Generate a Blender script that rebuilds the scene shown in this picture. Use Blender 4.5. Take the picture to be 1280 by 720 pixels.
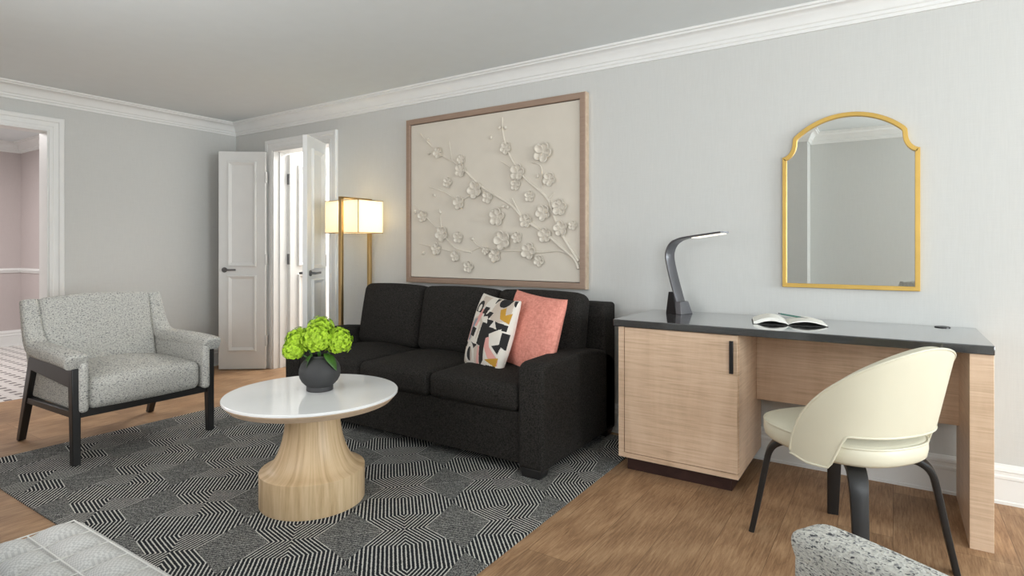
import bpy, bmesh, math, random
from mathutils import Vector, Matrix
random.seed(7)
PI = math.pi
for o in list(bpy.data.objects): bpy.data.objects.remove(o)
SC = bpy.context.scene
COL = SC.collection

# ------------------------------------------------------------------ camera, world, light, exposure
cam_d = bpy.data.cameras.new('camera'); cam = bpy.data.objects.new('camera', cam_d); COL.objects.link(cam)
cam.location = (0, 0, 1.12); cam.rotation_euler = (PI/2, 0, math.radians(33.19))
cam_d.sensor_width = 36; cam_d.lens = 20.48; cam_d.shift_y = -0.0384; cam_d.clip_start = 0.02
SC.camera = cam
SC.view_settings.view_transform = 'Standard'; SC.view_settings.look = 'None'
SC.view_settings.exposure = 0.12; SC.view_settings.gamma = 1; SC.view_settings.use_curve_mapping = False
W = bpy.data.worlds.new('daylight'); SC.world = W; W.use_nodes = True
W.node_tree.nodes['Background'].inputs[0].default_value = (0.80, 0.88, 1.0, 1)
W.node_tree.nodes['Background'].inputs[1].default_value = 1.0

def area(name, loc, rot, sx, sy, power, col=(1, 1, 1), spread=180):
    d = bpy.data.lights.new(name, 'AREA'); d.shape = 'RECTANGLE'; d.size = sx; d.size_y = sy
    d.energy = power; d.color = col; d.spread = math.radians(spread)
    o = bpy.data.objects.new(name, d); COL.objects.link(o); o.location = loc; o.rotation_euler = rot
    return o
area('daylight_and_fill', (5.52, 1.55, 1.40), (0, PI/2+0.26, 0), 1.5, 2.7, 235, (0.90, 0.97, 1.0))
area('daylight_and_fill', (1.35, -0.25, 1.40), (PI/2+0.25, 0, 0), 1.8, 1.5, 44, (0.90, 0.97, 1.0))  # fill at an added, unseen front window, brightens the near chair arm
area('daylight_and_fill', (-2.25, 0.01, 1.40), (PI/2+0.40, 0, 0), 2.0, 1.5, 26, (1.0, 0.97, 0.93))  # warm fill at an added, unseen pier window, lifts the left side
area('foyer_fill_light', (-7.0, 1.0, 2.33), (0, 0, 0), 1.2, 1.2, 48, (1.0, 0.97, 0.96))  # no fixture here; fill added to brighten the foyer walls
area('next_room_fill_light', (-4.5, 4.35, 2.33), (0, 0, 0), 0.9, 0.9, 60, (1.0, 0.98, 0.95))  # fill added overhead so the room behind the doors is bright

# ------------------------------------------------------------------ materials
def lin(c):
    c = c/255.0
    return c/12.92 if c <= 0.04045 else ((c+0.055)/1.055)**2.4
def rgb(r, g, b): return (lin(r), lin(g), lin(b), 1)

class N:
    """small wrapper for node graphs"""
    def __init__(s, name, rough=0.6, metal=0.0, spec=0.5):
        s.m = bpy.data.materials.new(name); s.m.use_nodes = True; s.t = s.m.node_tree
        s.b = s.t.nodes['Principled BSDF']
        s.b.inputs['Roughness'].default_value = rough; s.b.inputs['Metallic'].default_value = metal
        s.b.inputs['Specular IOR Level'].default_value = spec
    def new(s, k, **kw):
        n = s.t.nodes.new(k)
        for a, v in kw.items(): setattr(n, a, v)
        return n
    def link(s, a, b): s.t.links.new(a, b)
    def val(s, inp, v):
        if hasattr(v, 'node'): s.link(v, inp)
        else: inp.default_value = v
    def math(s, op, a, b=0.0, c=None):
        n = s.new('ShaderNodeMath', operation=op); s.val(n.inputs[0], a); s.val(n.inputs[1], b)
        if c is not None: s.val(n.inputs[2], c)
        return n.outputs[0]
    def coord(s, scale=(1, 1, 1), rot=(0, 0, 0), kind='Object'):
        tc = s.new('ShaderNodeTexCoord'); mp = s.new('ShaderNodeMapping')
        mp.inputs['Scale'].default_value = scale; mp.inputs['Rotation'].default_value = rot
        s.link(tc.outputs[kind], mp.inputs['Vector']); return mp.outputs[0]
    def noise(s, vec, scale=5, detail=3, rough=0.5, dist=0.0):
        n = s.new('ShaderNodeTexNoise'); s.link(vec, n.inputs['Vector'])
        n.inputs['Scale'].default_value = scale; n.inputs['Detail'].default_value = detail
        n.inputs['Roughness'].default_value = rough; n.inputs['Distortion'].default_value = dist
        return n.outputs['Fac']
    def ramp(s, fac, stops, interp='LINEAR'):
        r = s.new('ShaderNodeValToRGB'); r.color_ramp.interpolation = interp
        e = r.color_ramp.elements
        while len(e) < len(stops): e.new(0.5)
        for i, (p, c) in enumerate(stops): e[i].position = p; e[i].color = c
        s.link(fac, r.inputs[0]); return r.outputs[0]
    def mix(s, f, a, b, mode='MIX'):
        n = s.new('ShaderNodeMix', data_type='RGBA', blend_type=mode)
        s.val(n.inputs[0], f); s.val(n.inputs[6], a); s.val(n.inputs[7], b); return n.outputs[2]
    def col(s, v): s.val(s.b.inputs['Base Color'], v)
    def bump(s, h, strength=0.2, dist=0.002):
        n = s.new('ShaderNodeBump'); n.inputs['Strength'].default_value = strength
        n.inputs['Distance'].default_value = dist; s.link(h, n.inputs['Height'])
        s.link(n.outputs[0], s.b.inputs['Normal'])

def plain(name, c, rough=0.5, metal=0.0, spec=0.5, var=0.06, scale=9.0, bump=0.0):
    n = N(name, rough, metal, spec); v = n.coord()
    f = n.noise(v, scale, 4)
    d = tuple(x*(1-var) for x in c[:3])+(1,); l = tuple(min(1, x*(1+var)) for x in c[:3])+(1,)
    n.col(n.ramp(f, [(0.3, d), (0.7, l)]))
    if bump: n.bump(n.noise(v, scale*30, 2), bump, 0.001)
    return n.m

def m_wallpaper(name, c):
    n = N(name, 0.75, 0, 0.3); v = n.coord((1, 1, 1))
    weave = n.noise(n.coord((160, 160, 6)), 2.0, 2)
    weave2 = n.noise(n.coord((6, 6, 220)), 2.0, 2)
    f = n.math('ADD', n.math('MULTIPLY', weave, 0.5), n.math('MULTIPLY', weave2, 0.5))
    d = tuple(x*0.955 for x in c[:3])+(1,); l = tuple(x*1.03 for x in c[:3])+(1,)
    n.col(n.ramp(f, [(0.3, d), (0.7, l)])); n.bump(f, 0.12, 0.0006)
    return n.m

def m_floor():
    n = N('oak_floor', 0.5, 0, 0.25)
    v = n.coord((1, 1, 1), (0, 0, PI/2))
    br = n.new('ShaderNodeTexBrick'); n.link(v, br.inputs['Vector'])
    br.offset = 0.37; br.inputs['Scale'].default_value = 1.0
    br.inputs['Brick Width'].default_value = 1.35; br.inputs['Row Height'].default_value = 0.19
    br.inputs['Mortar Size'].default_value = 0.0012; br.inputs['Mortar Smooth'].default_value = 0.3
    br.inputs['Color1'].default_value = (0, 0, 0, 1); br.inputs['Color2'].default_value = (1, 1, 1, 1)
    br.inputs['Mortar'].default_value = (0.5, 0.5, 0.5, 1)
    rnd = n.new('ShaderNodeSeparateColor'); n.link(br.outputs['Color'], rnd.inputs[0])
    # offset grain per plank
    sx = n.new('ShaderNodeSeparateXYZ'); n.link(n.coord(), sx.inputs[0])
    cb = n.new('ShaderNodeCombineXYZ')
    n.link(n.math('ADD', n.math('MULTIPLY', sx.outputs[0], 9.0), n.math('MULTIPLY', rnd.outputs[0], 37.0)), cb.inputs[0])
    n.link(n.math('ADD', n.math('MULTIPLY', sx.outputs[1], 1.1), n.math('MULTIPLY', rnd.outputs[0], 11.0)), cb.inputs[1])
    g1 = n.noise(cb.outputs[0], 3.6, 8, 0.7, 1.6)
    g2 = n.noise(n.coord((170, 9, 1)), 1.0, 6, 0.7)
    wv = n.new('ShaderNodeTexWave', wave_type='RINGS'); n.link(cb.outputs[0], wv.inputs['Vector'])
    wv.inputs['Scale'].default_value = 0.9; wv.inputs['Distortion'].default_value = 6; wv.inputs['Detail'].default_value = 3
    f = n.math('ADD', n.math('MULTIPLY', g1, 0.38), n.math('ADD', n.math('MULTIPLY', g2, 0.54), n.math('MULTIPLY', wv.outputs['Fac'], 0.08)))
    c = n.ramp(f, [(0.34, rgb(122, 92, 67)), (0.49, rgb(160, 126, 95)), (0.64, rgb(188, 155, 120))])
    tint = n.ramp(rnd.outputs[0], [(0.0, (0.86, 0.85, 0.84, 1)), (1.0, (1.08, 1.06, 1.04, 1))])
    c = n.mix(1.0, c, tint, 'MULTIPLY')
    c = n.mix(n.math('MULTIPLY', br.outputs['Fac'], 0.55), c, rgb(70, 50, 35))
    n.col(c); n.bump(f, 0.08, 0.001)
    return n.m

def m_rug():
    n = N('woven_rug', 0.95, 0, 0.1)
    sx = n.new('ShaderNodeSeparateXYZ'); n.link(n.coord(), sx.inputs[0])
    wob = n.math('MULTIPLY', n.math('SUBTRACT', n.noise(n.coord(), 160, 1), 0.5), 0.004)
    X = n.math('ADD', n.math('ADD', sx.outputs[0], 1.773-2.5875), wob); Y = n.math('ADD', n.math('SUBTRACT', sx.outputs[1], 1.853-2.1075), wob)
    r2 = 1/math.sqrt(2); P = 0.4243
    u = n.math('MULTIPLY', n.math('SUBTRACT', X, Y), r2); w = n.math('MULTIPLY', n.math('ADD', X, Y), r2)
    def cell(a):   # |a| folded to [0, P/2]
        return n.math('ABSOLUTE', n.math('SUBTRACT', n.math('MODULO', n.math('ADD', n.math('MODULO', n.math('ADD', a, P/2), P), P), P), P/2))
    au, aw = cell(u), cell(w)
    d = n.math('MAXIMUM', aw, n.math('ADD', n.math('MULTIPLY', n.math('SUBTRACT', au, 0.079), 0.60), n.math('MULTIPLY', aw, 0.895)))
    ring = n.math('ABSOLUTE', n.math('SUBTRACT', n.math('FRACT', n.math('ADD', n.math('DIVIDE', d, 0.0152), 50.0)), 0.5))
    bold = n.math('GREATER_THAN', ring, 0.33)
    fine = n.math('ABSOLUTE', n.math('SUBTRACT', n.math('FRACT', n.math('ADD', n.math('DIVIDE', au, 0.0100), 50.0)), 0.5))
    fine = n.math('GREATER_THAN', fine, 0.30)
    spk = n.math('GREATER_THAN', n.noise(n.coord(), 260, 2), 0.50)
    fine = n.math('MULTIPLY', n.math('ADD', n.math('MULTIPLY', n.math('MULTIPLY', fine, 0.85), n.math('ADD', n.math('MULTIPLY', spk, 0.6), 0.3)), n.math('MULTIPLY', spk, 0.14)), 0.85)
    dm = n.math('ADD', n.math('DIVIDE', n.math('SUBTRACT', P/2, au), 0.20), n.math('DIVIDE', n.math('SUBTRACT', P/2, aw), 0.125))
    ingrey = n.math('LESS_THAN', dm, 1.0)
    sel = n.math('ADD', n.math('MULTIPLY', ingrey, fine), n.math('MULTIPLY', n.math('SUBTRACT', 1.0, ingrey), bold))
    dark = n.mix(n.noise(n.coord(), 300, 2), rgb(24, 26, 30), rgb(50, 52, 56))
    lite = n.mix(n.noise(n.coord(), 300, 2), rgb(186, 185, 178), rgb(214, 213, 206))
    n.col(n.mix(sel, dark, lite)); n.bump(n.math('ADD', n.noise(n.coord(), 500, 2), n.math('MULTIPLY', sel, 0.4)), 0.5, 0.002)
    return n.m

def m_tile():
    n = N('mosaic_tile', 0.3, 0, 0.5)
    v = n.coord((1, 1, 1), (0, 0, 0))
    br = n.new('ShaderNodeTexBrick'); n.link(v, br.inputs['Vector']); br.offset = 0.5
    br.inputs['Scale'].default_value = 1; br.inputs['Brick Width'].default_value = 0.10; br.inputs['Row Height'].default_value = 0.05
    br.inputs['Mortar Size'].default_value = 0.0015
    sx = n.new('ShaderNodeSeparateXYZ'); n.link(v, sx.inputs[0])
    fx = n.math('FRACT', n.math('ADD', n.math('DIVIDE', sx.outputs[0], 0.11), n.math('MULTIPLY', n.math('FLOOR', n.math('DIVIDE', sx.outputs[1], 0.11)), 0.5)))
    fy = n.math('FRACT', n.math('DIVIDE', sx.outputs[1], 0.11))
    dot = n.math('MULTIPLY', n.math('LESS_THAN', fx, 0.42), n.math('LESS_THAN', fy, 0.42))
    c = n.mix(br.outputs['Fac'], rgb(226, 222, 218), rgb(180, 176, 172))
    n.col(n.mix(dot, c, rgb(92, 84, 84)))
    return n.m

def m_wood(name, stops, scale=(40, 40, 2.2), rough=0.5, curl=None, dist=0.4):
    n = N(name, rough, 0, 0.4)
    f = n.noise(n.coord(scale), 1.0, 6, 0.6, dist)
    if curl:
        g = n.noise(n.coord(curl), 1.0, 3, 0.55, 0.6)
        f = n.math('ADD', n.math('MULTIPLY', f, 0.45), n.math('MULTIPLY', g, 0.55))
    n.col(n.ramp(f, stops)); n.bump(f, 0.06, 0.0008)
    return n.m

def m_turned(name, stops):
    n = N(name, 0.4, 0, 0.4); sx = n.new('ShaderNodeSeparateXYZ'); n.link(n.coord(), sx.inputs[0])
    an = n.math('ARCTAN2', sx.outputs[1], sx.outputs[0]); cb = n.new('ShaderNodeCombineXYZ')
    n.link(n.math('MULTIPLY', n.math('COSINE', an), 5.5), cb.inputs[0]); n.link(n.math('MULTIPLY', n.math('SINE', an), 5.5), cb.inputs[1]); n.link(n.math('MULTIPLY', sx.outputs[2], 1.6), cb.inputs[2])
    f = n.noise(cb.outputs[0], 1.6, 7, 0.68, 0.3)
    n.col(n.ramp(f, stops)); n.bump(f, 0.05, 0.0008); return n.m

def m_tweed(name):
    n = N(name, 0.95, 0, 0.1)
    a = n.noise(n.coord((95, 120, 250)), 1.0, 2, 0.6); b = n.noise(n.coord((150, 130, 330)), 1.0, 2, 0.5, 0.3)
    base = n.mix(n.noise(n.coord((120, 120, 300)), 1.0, 2), rgb(164, 163, 159), rgb(236, 234, 226))
    c = n.mix(n.ramp(a, [(0.58, (0, 0, 0, 1)), (0.66, (0.92, 0.92, 0.92, 1))]), base, rgb(52, 54, 62))
    c = n.mix(n.ramp(b, [(0.56, (0, 0, 0, 1)), (0.66, (0.8, 0.8, 0.8, 1))]), c, rgb(112, 113, 118))
    n.col(c); n.bump(n.math('ADD', a, b), 0.8, 0.004)
    return n.m

def m_fabric(name, c1, c2, scale=380, bump=0.4, rough=0.95):
    n = N(name, rough, 0, 0.15)
    a = n.noise(n.coord((1, 1, 0.35)), scale, 2); b = n.noise(n.coord((0.35, 0.35, 1)), scale, 2)
    f = n.math('ADD', n.math('MULTIPLY', a, 0.5), n.math('MULTIPLY', b, 0.5))
    n.col(n.ramp(f, [(0.38, c1), (0.62, c2)])); n.bump(f, bump, 0.001)
    return n.m

def m_quilt():
    n = N('quilted_basketweave', 0.95, 0, 0.1)
    ch = n.new('ShaderNodeTexChecker'); n.link(n.coord(), ch.inputs['Vector']); ch.inputs['Scale'].default_value = 190
    n.link(n.mix(ch.outputs['Fac'], rgb(206, 205, 202), rgb(186, 185, 183)), n.b.inputs['Base Color'])
    n.bump(ch.outputs['Fac'], 0.35, 0.001)
    return n.m

def m_shade():
    n = N('linen_lampshade', 0.9, 0, 0.1)
    f = n.noise(n.coord((1, 1, 1)), 260, 2)
    c = n.ramp(f, [(0.3, rgb(246, 240, 224)), (0.7, rgb(252, 247, 234))])
    tr = n.new('ShaderNodeBsdfTranslucent'); di = n.new('ShaderNodeBsdfDiffuse')
    n.link(c, tr.inputs[0]); n.link(c, di.inputs[0])
    mx = n.new('ShaderNodeMixShader'); mx.inputs[0].default_value = 0.55
    n.link(di.outputs[0], mx.inputs[1]); n.link(tr.outputs[0], mx.inputs[2])
    n.link(mx.outputs[0], n.t.nodes['Material Output'].inputs[0])
    return n.m

def m_emit(name, c, s):
    n = N(name); n.b.inputs['Emission Color'].default_value = c; n.b.inputs['Emission Strength'].default_value = s
    f = n.noise(n.coord(), 20, 1); n.col(n.ramp(f, [(0, c), (1, c)])); return n.m

def m_pane():
    n = N('window_glass')
    t = n.new('ShaderNodeBsdfTransparent'); g = n.new('ShaderNodeBsdfGlossy'); g.inputs['Roughness'].default_value = 0.02
    fr = n.new('ShaderNodeFresnel'); fr.inputs[0].default_value = 1.3
    mx = n.new('ShaderNodeMixShader'); n.link(fr.outputs[0], mx.inputs[0]); n.link(t.outputs[0], mx.inputs[1]); n.link(g.outputs[0], mx.inputs[2])
    n.link(mx.outputs[0], n.t.nodes['Material Output'].inputs[0]); return n.m

M = dict(
    wall=m_wallpaper('grey_wallpaper', rgb(206, 206, 203)),
    mauve=m_wallpaper('mauve_wallpaper', rgb(196, 186, 184)),
    white=plain('white_paint', rgb(232, 232, 230), 0.45, var=0.015),
    ceil=plain('ceiling_paint', rgb(224, 229, 230), 0.9, var=0.01),
    floor=m_floor(), rug=m_rug(), tile=m_tile(),
    deskwood=m_wood('figured_greige_wood', [(0.3, rgb(186, 156, 128)), (0.5, rgb(212, 182, 154)), (0.72, rgb(228, 202, 176))], (10, 10, 1.5), 0.42, (5, 5, 130)),
    tablewood=m_turned('pale_oak', [(0.3, rgb(176, 146, 108)), (0.5, rgb(204, 176, 138)), (0.7, rgb(220, 195, 160))]),
    framewood=m_wood('taupe_wood', [(0.2, rgb(146, 122, 106)), (0.8, rgb(164, 140, 122))], (7, 60, 60), 0.45),
    framelight=m_wood('light_taupe_wood', [(0.3, rgb(186, 164, 142)), (0.7, rgb(206, 186, 162))], (30, 30, 30), 0.5),
    rimwood=m_wood('pale_taupe_wood', [(0.25, rgb(186, 160, 134)), (0.75, rgb(208, 184, 158))], (20, 20, 20), 0.5),
    tweed=m_tweed('grey_tweed'),
    sofa=m_fabric('charcoal_weave', rgb(24, 23, 22), rgb(56, 53, 50), 330, 0.6),
    pink=m_fabric('coral_velvet', rgb(214, 136, 122), rgb(234, 160, 144), 120, 0.25, 0.8),
    black=plain('black_lacquered_wood', rgb(30, 29, 29), 0.38, var=0.15),
    blackmetal=plain('black_metal', rgb(36, 35, 36), 0.35, 0.4, var=0.1),
    gunmetal=plain('gunmetal', rgb(112, 112, 116), 0.38, 0.75, var=0.05),
    steel=plain('brushed_steel', rgb(120, 120, 122), 0.3, 0.9, var=0.08),
    hinge=plain('painted_hinge', rgb(205, 205, 203), 0.4, 0.2, var=0.04),
    brass=plain('brushed_brass', rgb(178, 150, 102), 0.32, 0.85, var=0.06),
    gold=plain('satin_gold', rgb(205, 168, 88), 0.45, 0.45, var=0.06),
    mirror=plain('mirror_glass', rgb(236, 238, 236), 0.0, 1.0, var=0.0),
    granite=None, stone=None,
    plaster=plain('cream_plaster', rgb(214, 206, 193), 0.8, var=0.02, bump=0.1),
    vase=plain('matte_black_ceramic', rgb(52, 52, 53), 0.7, var=0.08, bump=0.05),
    floret=plain('lime_petals', rgb(160, 196, 40), 0.7, var=0.28, scale=60),
    leaf=plain('leaf_green', rgb(56, 96, 30), 0.5, var=0.25, scale=30),
    cream=plain('cream_leather', rgb(212, 207, 186), 0.42, var=0.015, bump=0.05),
    shade=m_shade(), pane=m_pane(),
    espresso=m_wood('espresso_wood', [(0.3, rgb(40, 24, 22)), (0.7, rgb(62, 40, 36))], (10, 10, 10), 0.4),
    paper=plain('notebook_paper', rgb(238, 236, 228), 0.8, var=0.01),
    pagecut=m_wood('page_edges', [(0.3, rgb(196, 192, 180)), (0.7, rgb(232, 229, 220))], (4, 4, 900), 0.8),
    cover=plain('notebook_cover', rgb(40, 38, 36), 0.6),
    teal=plain('teal_plastic', rgb(70, 118, 108), 0.4),
    quilt=m_quilt(), stitch=plain('pale_piping', rgb(222, 221, 217), 0.9, var=0.03),
    led=m_emit('led_diffuser', (1, 0.94, 0.80, 1), 1.1), bulb=m_emit('lit_bulb', (1, 0.85, 0.62, 1), 6.0),
)
def m_granite():
    n = N('polished_black_granite', 0.13, 0, 1.0); n.b.inputs['Coat Weight'].default_value = 1.0; n.b.inputs['Coat IOR'].default_value = 1.9; n.b.inputs['Coat Roughness'].default_value = 0.08; v = n.coord()
    s = n.noise(v, 260, 2, 0.7)
    n.col(n.ramp(s, [(0.35, rgb(16, 18, 21)), (0.62, rgb(30, 33, 37)), (0.75, rgb(66, 68, 70))])); return n.m
def m_stone():
    n = N('polished_white_stone', 0.12, 0, 0.5)
    n.col(n.ramp(n.noise(n.coord(), 3, 5), [(0.3, rgb(226, 227, 227)), (0.7, rgb(240, 240, 239))])); return n.m
M['granite'] = m_granite(); M['stone'] = m_stone()

# ------------------------------------------------------------------ helpers
def smooth(me, ang=35):
    for p in me.polygons: p.use_smooth = True
    try: me.set_sharp_from_angle(angle=math.radians(ang))
    except Exception: pass

def obj(name, bm, mat, parent=None, label=None, bevel=0.0, seg=2, sub=0, shade=35, solid=0.0, fix=True):
    if fix: bmesh.ops.recalc_face_normals(bm, faces=bm.faces)
    me = bpy.data.meshes.new(name); bm.to_mesh(me); bm.free()
    for m in (mat if isinstance(mat, (list, tuple)) else [mat]): me.materials.append(m)
    if shade: smooth(me, shade)
    o = bpy.data.objects.new(name, me); COL.objects.link(o)
    if parent: o.parent = parent
    if label: o['label'] = label
    if solid:
        md = o.modifiers.new('thickness', 'SOLIDIFY'); md.thickness = solid; md.offset = 0
    if bevel:
        md = o.modifiers.new('bevel', 'BEVEL'); md.width = bevel; md.segments = seg; md.limit_method = 'ANGLE'; md.angle_limit = math.radians(40)
        md.harden_normals = False
    if sub:
        md = o.modifiers.new('sub', 'SUBSURF'); md.levels = sub; md.render_levels = sub
    return o

def tag(o, label, cat, group=None, kind=None):
    if label: o['label'] = label
    if cat: o['category'] = cat
    if group: o['group'] = group
    if kind: o['kind'] = kind
    return o
def thing(name, label, cat, loc=(0, 0, 0), rz=0, group=None):
    o = bpy.data.objects.new(name, None); COL.objects.link(o); o.location = loc; o.rotation_euler = (0, 0, rz)
    o.empty_display_size = 0.1
    return tag(o, label, cat, group)
def struct(name, bm, mat, label=None, **k):
    o = obj(name, bm, mat, **k); o['kind'] = 'structure'
    if label: o['label'] = label; o['category'] = name.split('_')[0]
    return o
def copy_tree(o, parent=None):
    c = o.copy(); COL.objects.link(c)
    if parent: c.parent = parent
    for ch in list(o.children): copy_tree(ch, c)
    return c

def BM(): return bmesh.new()
def box(bm, x0, x1, y0, y1, z0, z1, mi=0):
    vs = [bm.verts.new(p) for p in ((x0, y0, z0), (x1, y0, z0), (x1, y1, z0), (x0, y1, z0), (x0, y0, z1), (x1, y0, z1), (x1, y1, z1), (x0, y1, z1))]
    for f in ((0, 3, 2, 1), (4, 5, 6, 7), (0, 1, 5, 4), (1, 2, 6, 5), (2, 3, 7, 6), (3, 0, 4, 7)):
        fc = bm.faces.new([vs[i] for i in f]); fc.material_index = mi
    return bm
def hexa(bm, b, t):
    """bar between two quads"""
    vb = [bm.verts.new(p) for p in b]; vt = [bm.verts.new(p) for p in t]
    bm.faces.new(vb[::-1]); bm.faces.new(vt)
    for i in range(4): bm.faces.new([vb[i], vb[(i+1) % 4], vt[(i+1) % 4], vt[i]])
    return bm
def prism(bm, pts, f0, f1):
    """extrude a closed 2-D outline; f0 / f1 map (a, b) to 3-D"""
    A = [bm.verts.new(f0(*p)) for p in pts]; B = [bm.verts.new(f1(*p)) for p in pts]; n = len(pts)
    bm.faces.new(A); bm.faces.new(B[::-1])
    for i in range(n): bm.faces.new([A[i], B[i], B[(i+1) % n], A[(i+1) % n]])
    return bm
def lathe(bm, prof, seg=64, c=(0, 0, 0), cap=True):
    rings = []
    for r, z in prof:
        if r < 1e-6: rings.append([bm.verts.new((c[0], c[1], c[2]+z))])
        else: rings.append([bm.verts.new((c[0]+r*math.cos(2*PI*i/seg), c[1]+r*math.sin(2*PI*i/seg), c[2]+z)) for i in range(seg)])
    for a, b in zip(rings, rings[1:]):
        for i in range(seg):
            j = (i+1) % seg
            if len(a) == 1 and len(b) == 1: continue
            if len(a) == 1: bm.faces.new([a[0], b[i], b[j]])
            elif len(b) == 1: bm.faces.new([a[i], a[j], b[0]])
            else: bm.faces.new([a[i], a[j], b[j], b[i]])
    if cap:
        if len(rings[0]) > 1: bm.faces.new(rings[0][::-1])
        if len(rings[-1]) > 1: bm.faces.new(rings[-1])
    return bm
def sweep(bm, pts, prof, up=(0, 0, 1), closed=False, cap=True, scale=None):
    """prof: list of (side, up) offsets, or function i -> list"""
    P = [Vector(p) for p in pts]; n = len(P); rings = []; up = Vector(up)
    for i in range(n):
        if closed: t = (P[(i+1) % n]-P[i-1])
        else: t = P[min(i+1, n-1)]-P[max(i-1, 0)]
        t.normalize()
        s = t.cross(up)
        if s.length < 1e-4: s = t.cross(Vector((0, 1, 0)))
        s.normalize(); v = s.cross(t)
        pr = prof(i) if callable(prof) else prof
        rings.append([bm.verts.new(P[i]+s*a+v*b) for a, b in pr])
    k = len(rings[0])
    for i in range(n if closed else n-1):
        a, b = rings[i], rings[(i+1) % n]
        for j in range(k): bm.faces.new([a[j], a[(j+1) % k], b[(j+1) % k], b[j]])
    if cap and not closed: bm.faces.new(rings[0][::-1]); bm.faces.new(rings[-1])
    return bm
def circ(r, n=8, r2=None): return [(r*math.cos(2*PI*i/n), (r2 or r)*math.sin(2*PI*i/n)) for i in range(n)]
def rect(w, h): return [(-w/2, -h/2), (w/2, -h/2), (w/2, h/2), (-w/2, h/2)]
def rrect(w, h, r, n=4):
    out = []
    for cx, cy, a0 in ((w/2-r, h/2-r, 0), (-w/2+r, h/2-r, PI/2), (-w/2+r, -h/2+r, PI), (w/2-r, -h/2+r, 1.5*PI)):
        for i in range(n+1): a = a0+PI/2*i/n; out.append((cx+r*math.cos(a), cy+r*math.sin(a)))
    return out
def catmull(pts, k=6):
    P = [Vector(p) for p in pts]; out = []
    for i in range(len(P)-1):
        p0, p1, p2, p3 = P[max(i-1, 0)], P[i], P[i+1], P[min(i+2, len(P)-1)]
        for j in range(k):
            t = j/k
            out.append(0.5*((2*p1)+(p2-p0)*t+(2*p0-5*p1+4*p2-p3)*t*t+(3*p1-p0-3*p2+p3)*t**3))
    out.append(P[-1]); return out
def cushion(bm, c, size, r, puff=(0, 0, 0), seg=4, mid=8, mtx=None, warp=None):
    """soft rounded box centred at c"""
    a = [s/2 for s in size]
    def ax(h):
        L = []
        for i in range(seg): th = PI/4*(1-i/seg); L.append(-(h-r)-r*math.tan(th))
        for i in range(mid+1): L.append(-(h-r)+2*(h-r)*i/mid)
        for i in range(1, seg+1): th = PI/4*i/seg; L.append((h-r)+r*math.tan(th))
        return L
    A = [ax(h) for h in a]; vd = {}
    def V(p):
        key = tuple(round(x, 6) for x in p)
        if key in vd: return vd[key]
        q = [max(-(h-r), min(h-r, x)) for x, h in zip(p, a)]
        d = Vector([x-y for x, y in zip(p, q)])
        if d.length > 0: d = d.normalized()*r
        P = [y+z for y, z in zip(q, d)]
        nrm = [P[i]/a[i] for i in range(3)]
        out = list(P)
        for i in range(3):
            if puff[i]:
                j, k = (i+1) % 3, (i+2) % 3
                out[i] += puff[i]*nrm[i]*max(0, 1-nrm[j]**2)*max(0, 1-nrm[k]**2)
        v = Vector(out)
        if warp: v = warp(v)
        if mtx: v = mtx @ v
        vd[key] = bm.verts.new(v+Vector(c)); return vd[key]
    for i in range(3):
        j, k = (i+1) % 3, (i+2) % 3
        for sg in (-1, 1):
            for m in range(len(A[j])-1):
                for n in range(len(A[k])-1):
                    q = []
                    for (mm, nn) in ((m, n), (m+1, n), (m+1, n+1), (m, n+1)):
                        p = [0, 0, 0]; p[i] = sg*a[i]; p[j] = A[j][mm]; p[k] = A[k][nn]; q.append(V(p))
                    if len(set(q)) == 4: bm.faces.new(q if sg > 0 else q[::-1])
    return bm
def molding(bm, path, prof, closed=False):
    """sweep (inward distance, z) profile along a plan path, interior on the left, mitred"""
    n = len(path); P = [Vector(p) for p in path]; rings = []
    for i in range(n):
        dirs = []
        if i > 0 or closed: dirs.append((P[i]-P[i-1]).normalized())
        if i < n-1 or closed: dirs.append((P[(i+1) % n]-P[i]).normalized())
        ns = [Vector((-d.y, d.x)) for d in dirs]
        if len(ns) == 2:
            m = ns[0]+ns[1]; m = m/(m.dot(ns[0]))
        else: m = ns[0]
        rings.append([bm.verts.new((P[i].x+m.x*d, P[i].y+m.y*d, z)) for d, z in prof])
    k = len(prof)
    for i in range(n if closed else n-1):
        a, b = rings[i], rings[(i+1) % n]
        for j in range(k): bm.faces.new([a[j], b[j], b[(j+1) % k], a[(j+1) % k]])
    if not closed: bm.faces.new(rings[0]); bm.faces.new(rings[-1][::-1])
    return bm
def frame_ring(bm, loop, prof, to3, closed=True):
    """mitred ring around a 2-D loop: prof = [(outward offset, height)], to3(a, b, h)"""
    n = len(loop); P = [Vector(p) for p in loop]; rings = []
    area2 = sum(P[i].x*P[(i+1) % n].y-P[(i+1) % n].x*P[i].y for i in range(n)); sg = 1 if area2 > 0 else -1
    for i in range(n):
        dirs = []
        if i > 0 or closed: dirs.append((P[i]-P[i-1]).normalized())
        if i < n-1 or closed: dirs.append((P[(i+1) % n]-P[i]).normalized())
        ns = [Vector((d.y, -d.x))*sg for d in dirs]
        if len(ns) == 2:
            m = ns[0]+ns[1]; m = m/max(0.3, m.dot(ns[0]))
        else: m = ns[0]
        rings.append([bm.verts.new(to3(P[i].x+m.x*o, P[i].y+m.y*o, h)) for o, h in prof])
    k = len(prof)
    for i in range(n if closed else n-1):
        a, b = rings[i], rings[(i+1) % n]
        for j in range(k): bm.faces.new([a[j], b[j], b[(j+1) % k], a[(j+1) % k]])
    if not closed: bm.faces.new(rings[0]); bm.faces.new(rings[-1])
    return bm

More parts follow.
